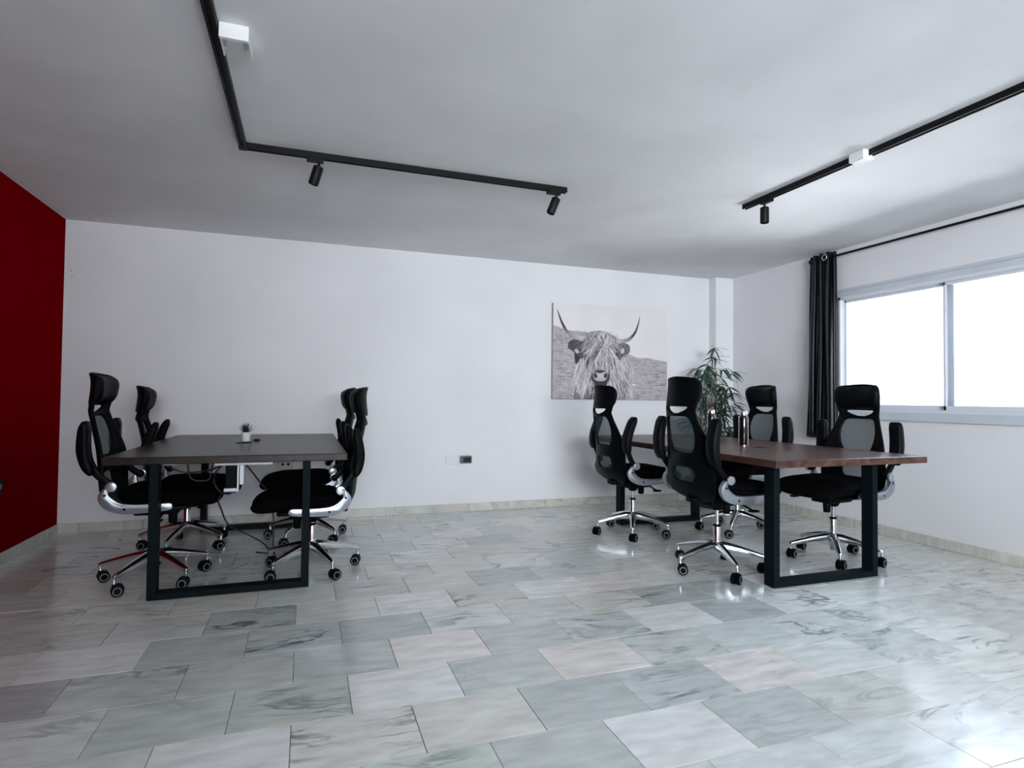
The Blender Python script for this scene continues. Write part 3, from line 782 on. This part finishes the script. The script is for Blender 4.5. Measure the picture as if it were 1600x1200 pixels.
for k in range(90):       # ragged chin and cheek hair over the coat
    th = rs.uniform(-1, 1); x0_ = 565+th*190; y0_ = rs.uniform(760, 900); L_ = rs.uniform(90, 200)
    stroke([(x0_+th*40*t+10*math.sin(t*5+k), y0_+L_*t) for t in np.linspace(0, 1, 26)], 1.4, rs.choice([.05, .4, .68, .78]), .75)
for k in range(26):       # top tufts
    x0_ = rs.uniform(430, 700)
    stroke([(x0_+rs.uniform(-60, 60)*t, 425-45*math.sin(t*PI)*rs.uniform(.5, 1)) for t in np.linspace(0, 1, 16)], 1.2, rs.choice([.1, .55, .7]), .8)
def ell(cx_, cy_, rx, ry):
    x, y = uv(cx_, cy_); sx = (W_-1)/1190.; sy = (H_-1)/975.
    return ((xx-x)/(rx*sx))**2+((yy-y)/(ry*sy))**2 < 1
img = np.where(ell(562, 865, 96, 78), .035+.04*noise(3, 3, 12), img)
img = np.where(ell(562, 930, 66, 48), .03, img)
img = np.where(smoothpoly([(488, 805), (530, 815), (562, 822), (600, 812), (640, 805), (632, 860), (610, 895), (562, 905), (515, 895), (490, 860)]), .34+.25*noise(4, 4, 13), img)
img = np.where(ell(562, 850, 26, 26), .55, img)
img = np.where(smoothpoly([(496, 815), (522, 830), (530, 862), (505, 868), (494, 845)]) | smoothpoly([(632, 815), (606, 830), (598, 862), (622, 868), (632, 845)]), .03, img)
img = np.where(ell(915, 945, 14, 10), .85, img)
img = np.clip(img, 0.01, .95)
CX0, CX1, CZ0, CZ1, CY = 2.302, 3.622, 1.066, 2.024, YB-.045
cv = empty('canvas_print', ((CX0+CX1)/2, YB, CZ0)); tag(cv, 'black and white canvas print of a long-horned shaggy highland bull', 'picture')
obj('stretcher', B1(CX0-cv.location.x, CX1-cv.location.x, -.0445, -.001, 0, CZ1-CZ0, bev=.002, seg=1), M['canvas_side'], cv)
gx = np.linspace(CX0+.001, CX1-.001, W_)-cv.location.x; gz = np.linspace(CZ1-.001, CZ0+.001, H_)-CZ0
vv = np.zeros((H_*W_, 3)); vv[:, 0] = np.tile(gx, H_); vv[:, 2] = np.repeat(gz, W_); vv[:, 1] = -.0455
ii = (np.arange(H_-1)[:, None]*W_+np.arange(W_-1)[None, :]).ravel()
ff = np.stack([ii, ii+W_, ii+W_+1, ii+1], 1)
me = bpy.data.meshes.new('printed_face'); me.from_pydata(vv.tolist(), [], ff.tolist()); me.update()
ca = me.color_attributes.new('print', 'FLOAT_COLOR', 'POINT')
g_ = img.ravel(); lin = g_
rgba = np.ones((H_*W_, 4), np.float32); rgba[:, 0] = lin*1.0; rgba[:, 1] = lin*.955; rgba[:, 2] = lin*.97
fm = fld.ravel(); rgba[fm, 1] *= .97
ca.data.foreach_set('color', rgba.ravel())
obj('printed_face', me, M['print'], cv)

# ------------------------------------------------------------------ sockets on the walls
s = empty('wall_socket', (1.36, YB, .487)); tag(s, 'white wall plate with a grey cased black plug-in device on the back wall', 'socket')
obj('plate', B1(-.115, .115, -.010, 0, -.042, .042, bev=.003), M['wall'], s)
obj('device', B1(.015, .125, -.050, -.008, -.034, .036, bev=.010, seg=3), mat('grey_casing', (.10, .115, .12), .35), s)
obj('device_face', B1(.040, .112, -.053, -.049, -.022, .024, bev=.002), M['black_gloss'], s)
s = empty('wall_socket', (-.153, YB, .478)); tag(s, 'ivory double wall socket behind the succulent desk', 'socket')
obj('plate', B1(-.060, .060, -.014, 0, -.042, .042, bev=.004), M['ivory'], s)
for dx in (-.022, .022): obj('outlet', cyl(nb(), (dx, -.0155, .006), (dx, -.012, .006), .011, seg=14), M['plastic'], s)
s = empty('wall_socket', (XL, 4.46, .49)); s.rotation_euler = (0, 0, PI/2); tag(s, 'small black socket low on the red wall', 'socket')
obj('plate', B1(-.045, .045, -.012, 0, -.045, .045, bev=.004), M['plastic'], s); obj('outlet', cyl(nb(), (0, -.014, 0), (0, -.01, 0), .02, seg=16), M['black_gloss'], s)
o = obj('screw_hole', box(box(nb(), -1.734, -1.727, YB-.003, YB, 2.013, 2.020), -1.726, -1.719, YB-.003, YB, 1.968, 1.975), M['grey_ring']); tag(o, 'pair of small screw holes high on the back wall by the red wall', 'screw hole')

# ------------------------------------------------------------------ bottles on the walnut desk
def bottle(x, y, label):
    b = empty('bottle', (x, y, .7502)); tag(b, label, 'bottle', 'black bottles on the walnut desk')
    shade(obj('body', lathe(nb(), [(.029, .006), (.030, .010), (.030, .200), (.027, .212), (.024, .216)], 28), M['black_gloss'], b))
    shade(obj('base_ring', lathe(nb(), [(.0305, 0), (.032, .001), (.032, .007), (.030, .008)], 28), mat('copper_ring', (.75, .45, .40), .25, 1), b))
    shade(obj('cap', lathe(nb(), [(.024, .212), (.0275, .216), (.0275, .238), (.025, .244), (.012, .245)], 28), M['steel'], b))
    for s_ in (-1, 1): obj('side_strip', B1(s_*.0295-.0035, s_*.0295+.0035, -.012, .012, .010, .206, bev=.002), M['steel'], b)  # steel strips stand in for reflections down the glossy sides
    return b
bottle(2.921, 3.385, 'black bottle with bright metal side strips, nearer one in the middle of the walnut desk'); COL.objects[-1]
b2 = bottle(3.020, 3.86, 'black bottle half hidden by the nearest chair armrest on the walnut desk')
for nme in ('bottle', 'bottle.001'):
    if nme in COL.objects: COL.objects[nme].rotation_euler = (0, 0, -.72)

# ------------------------------------------------------------------ succulent
p = empty('potted_succulent', (-.376, 4.34, .7502)); tag(p, 'small spiky succulent in a white pot on the dark brown desk', 'plant')
shade(obj('pot', lathe(nb(), [(.001, .006), (.024, .006), (.031, .062), (.0315, .066), (.028, .066), (.027, .056), (.001, .056)], 24), M['pot_white'], p))
obj('soil', cyl(nb(), (0, 0, .052), (0, 0, .058), .027, seg=18), M['soil'], p)
for k in range(22):
    a = k*2.4; lean = .15+.95*(k/22); L_ = .062+.012*random.random()
    d = Vector((math.cos(a)*math.sin(lean), math.sin(a)*math.sin(lean), math.cos(lean)))
    pts = [Vector((0, 0, .055))+d*L_*t+Vector((0, 0, .010*t*t)) for t in (0, .35, .7, 1)]
    obj('leaf', tube(nb(), pts, [.0045, .006, .004, .0006], 6, flat=(1, .5)), M['succ'], p)
tr = obj('coaster', B1(-.43, -.335, 4.275, 4.37, .7502, .7542, bev=.0015), M['plastic'])
tr.data.name = 'coaster'; tag(tr, 'small black coaster under the white succulent pot', 'coaster')
p.location.z = .7545
o = obj('cable_clip', box(nb(), -.335, -.30, 4.45, 4.49, .7518, .765, bev=.003), M['plastic']); tag(o, 'small black clip just behind the succulent pot', 'clip')

# ------------------------------------------------------------------ power gear under the dark desk
o = obj('junction_box', B1(-.74, -.64, 3.62, 3.68, .685, .7095, bev=.004), M['white_plastic']); tag(o, 'small white box fixed beneath the dark brown desk, left of the power strip', 'junction box')
o = obj('power_strip', B1(-.47, -.17, 3.60, 3.66, .678, .7095, bev=.006), M['white_plastic'])
tag(o, 'white power strip fixed beneath the dark brown desk', 'power strip')
a_ = empty('power_adapter', (-.385, 3.63, .53)); tag(a_, 'black power adapter hanging beneath the dark brown desk', 'adapter')
obj('body', B1(-.028, .028, -.018, .018, .02, .148, bev=.004), M['plastic'], a_)
obj('side_plate', B1(.032, .040, -.024, .024, 0, .150, bev=.002), M['white_plastic'], a_)
obj('bottom_cap', B1(-.036, .032, -.02, .02, 0, .022, bev=.003), M['silver'], a_)
obj('holder', B1(.044, .066, -.02, .02, .04, .150, bev=.003), M['frame'], a_)
def cable(pts, label, r=.0045):
    o = obj('cable', tube(nb(), spline(pts, 8), r, 8), M['cable'], None, True); tag(o, label, 'cable', 'black cables under the dark brown desk')
cable([(-.42, 3.64, .69), (-.47, 3.66, .63), (-.475, 3.68, .57), (-.44, 3.68, .52), (-.40, 3.67, .512), (-.385, 3.66, .525)], 'short black cable looping back up beside the hanging adapter')
cable([(-.41, 3.62, .535), (-.455, 3.70, .48), (-.46, 3.85, .40), (-.43, 4.0, .27), (-.33, 4.15, .17), (-.24, 4.25, .08), (-.22, 4.32, .006), (-.30, 4.36, .006)], 'long black cable drooping from the adapter to the floor')
cable([(-.33, 3.65, .69), (-.31, 3.80, .64), (-.27, 4.0, .54), (-.22, 4.2, .42), (-.19, 4.27, .25), (-.18, 4.28, .006), (-.10, 4.30, .006)], 'black cable slanting down to the right from the white power strip')
cable([(-.72, 3.66, .685), (-.65, 3.68, .645), (-.57, 3.68, .638), (-.48, 3.66, .655), (-.43, 3.64, .685)], 'black cable sagging between the two ends of the white strip')
cable([(-.62, 3.72, .70), (-.60, 3.72, .60), (-.52, 3.72, .585), (-.50, 3.72, .62), (-.49, 3.72, .70)], 'small black cable loop hanging left of the power adapter')

# ------------------------------------------------------------------ bamboo plant in the corner
bp = empty('potted_bamboo', (3.86, 4.93, 0)); tag(bp, 'tall leafy artificial bamboo standing in the corner behind the walnut desk', 'plant')
shade(obj('pot', lathe(nb(), [(.10, 0), (.115, .01), (.150, .26), (.155, .28), (.142, .28), (.138, .25), (.001, .25)], 28), M['dark_pot'], bp))
obj('soil', cyl(nb(), (0, 0, .24), (0, 0, .258), .138, seg=20), M['soil'], bp)
def leaf_mesh(m, curl):
    bm = nb(); n = 5; rows = []
    for i in range(n+1):
        t = i/n; w = .0145*math.sin(PI*min(1, t*.93+.07))**.7*(1-.35*t); z = -curl*t*t
        rows.append([bm.verts.new((t*.150, -w, z+.003)), bm.verts.new((t*.150, 0, z)), bm.verts.new((t*.150, w, z+.003))])
    for a, b in zip(rows, rows[1:]):
        for q in range(2): bm.faces.new((a[q], b[q], b[q+1], a[q+1]))
    me = bpy.data.meshes.new('leaf'); bm.to_mesh(me); bm.free(); me.materials.append(m)
    me.polygons.foreach_set('use_smooth', [True]*len(me.polygons)); return me
LM = [leaf_mesh(M['leafm'], .03), leaf_mesh(M['leafd'], .055), leaf_mesh(M['leafd'], .015), leaf_mesh(M['leafm'], .07)]
rl = random.Random(11); nleaf = 0; extra = nb()
stems = [(0, 0, 1.64, .02, .02, 9), (.05, .02, 1.42, .05, .0, 7), (-.05, .03, 1.42, -.05, .03, 7), (.02, -.05, 1.36, .02, -.05, 7), (-.03, -.04, 1.34, -.10, -.03, 7),
         (.06, -.03, 1.30, .12, -.03, 6), (.0, .06, 1.28, .0, .09, 6), (-.07, 0, 1.20, -.15, .0, 6), (.08, .03, 1.24, .16, .03, 6)]
for (sx, sy, hh, tx, ty, nn) in stems:
    pts = [Vector((sx+(tx-sx)*t**1.5, sy+(ty-sy)*t**1.5, .25+(hh-.25)*t)) for t in np.linspace(0, 1, 7)]
    bm = tube(nb(), pts, [.008, .008, .0075, .007, .006, .004, .002], 8)
    tw = []
    for k in range(nn):
        t = .26+.74*(k+.5)/nn; f_ = t*6; i = min(5, int(f_)); base = pts[i].lerp(pts[i+1], f_-i)
        az = k*2.4+sx*40+rl.random(); ln = rl.uniform(.10, .21)*(1.12-.55*abs(t-.62)/.5)
        if hh > 1.6 and t > .88: ln *= .8
        tip = base+Vector((math.cos(az)*ln, math.sin(az)*ln, rl.uniform(.02, .12)))
        tube(bm, [base, base.lerp(tip, .5)+Vector((0, 0, .015)), tip], [.0022, .0018, .001], 5)
        tw.append((base, tip, az))
    st = obj('stem', bm, M['cane'], bp, True)
    for base, tip, az in tw:
        for q in range(9):
            if q > 4 or nleaf >= 296:
                t_ = Matrix.Translation(base.lerp(tip, rl.uniform(.3, 1.1))) @ Euler((rl.uniform(-.6, .6), rl.uniform(-.25, .95), az+rl.uniform(-1.6, 1.6))).to_matrix().to_4x4() @ Matrix.Scale(rl.uniform(.7, 1.05), 4)
                n0 = len(extra.verts); extra.from_mesh(LM[1]); extra.verts.ensure_lookup_table()
                for v in extra.verts[n0:]: v.co = t_ @ v.co
                continue
            o = bpy.data.objects.new('leaf', rl.choice(LM)); COL.objects.link(o); o.parent = st
            o.location = base.lerp(tip, .55+.15*q if q < 4 else 1)
            o.rotation_euler = Euler((rl.uniform(-.6, .6), rl.uniform(-.25, .85), az+rl.uniform(-1.3, 1.3)), 'XYZ')
            s_ = rl.uniform(.75, 1.15); o.scale = (s_, s_, s_); nleaf += 1

o = obj('foliage', extra, M['leafd'], bp, True); o['kind'] = 'stuff'
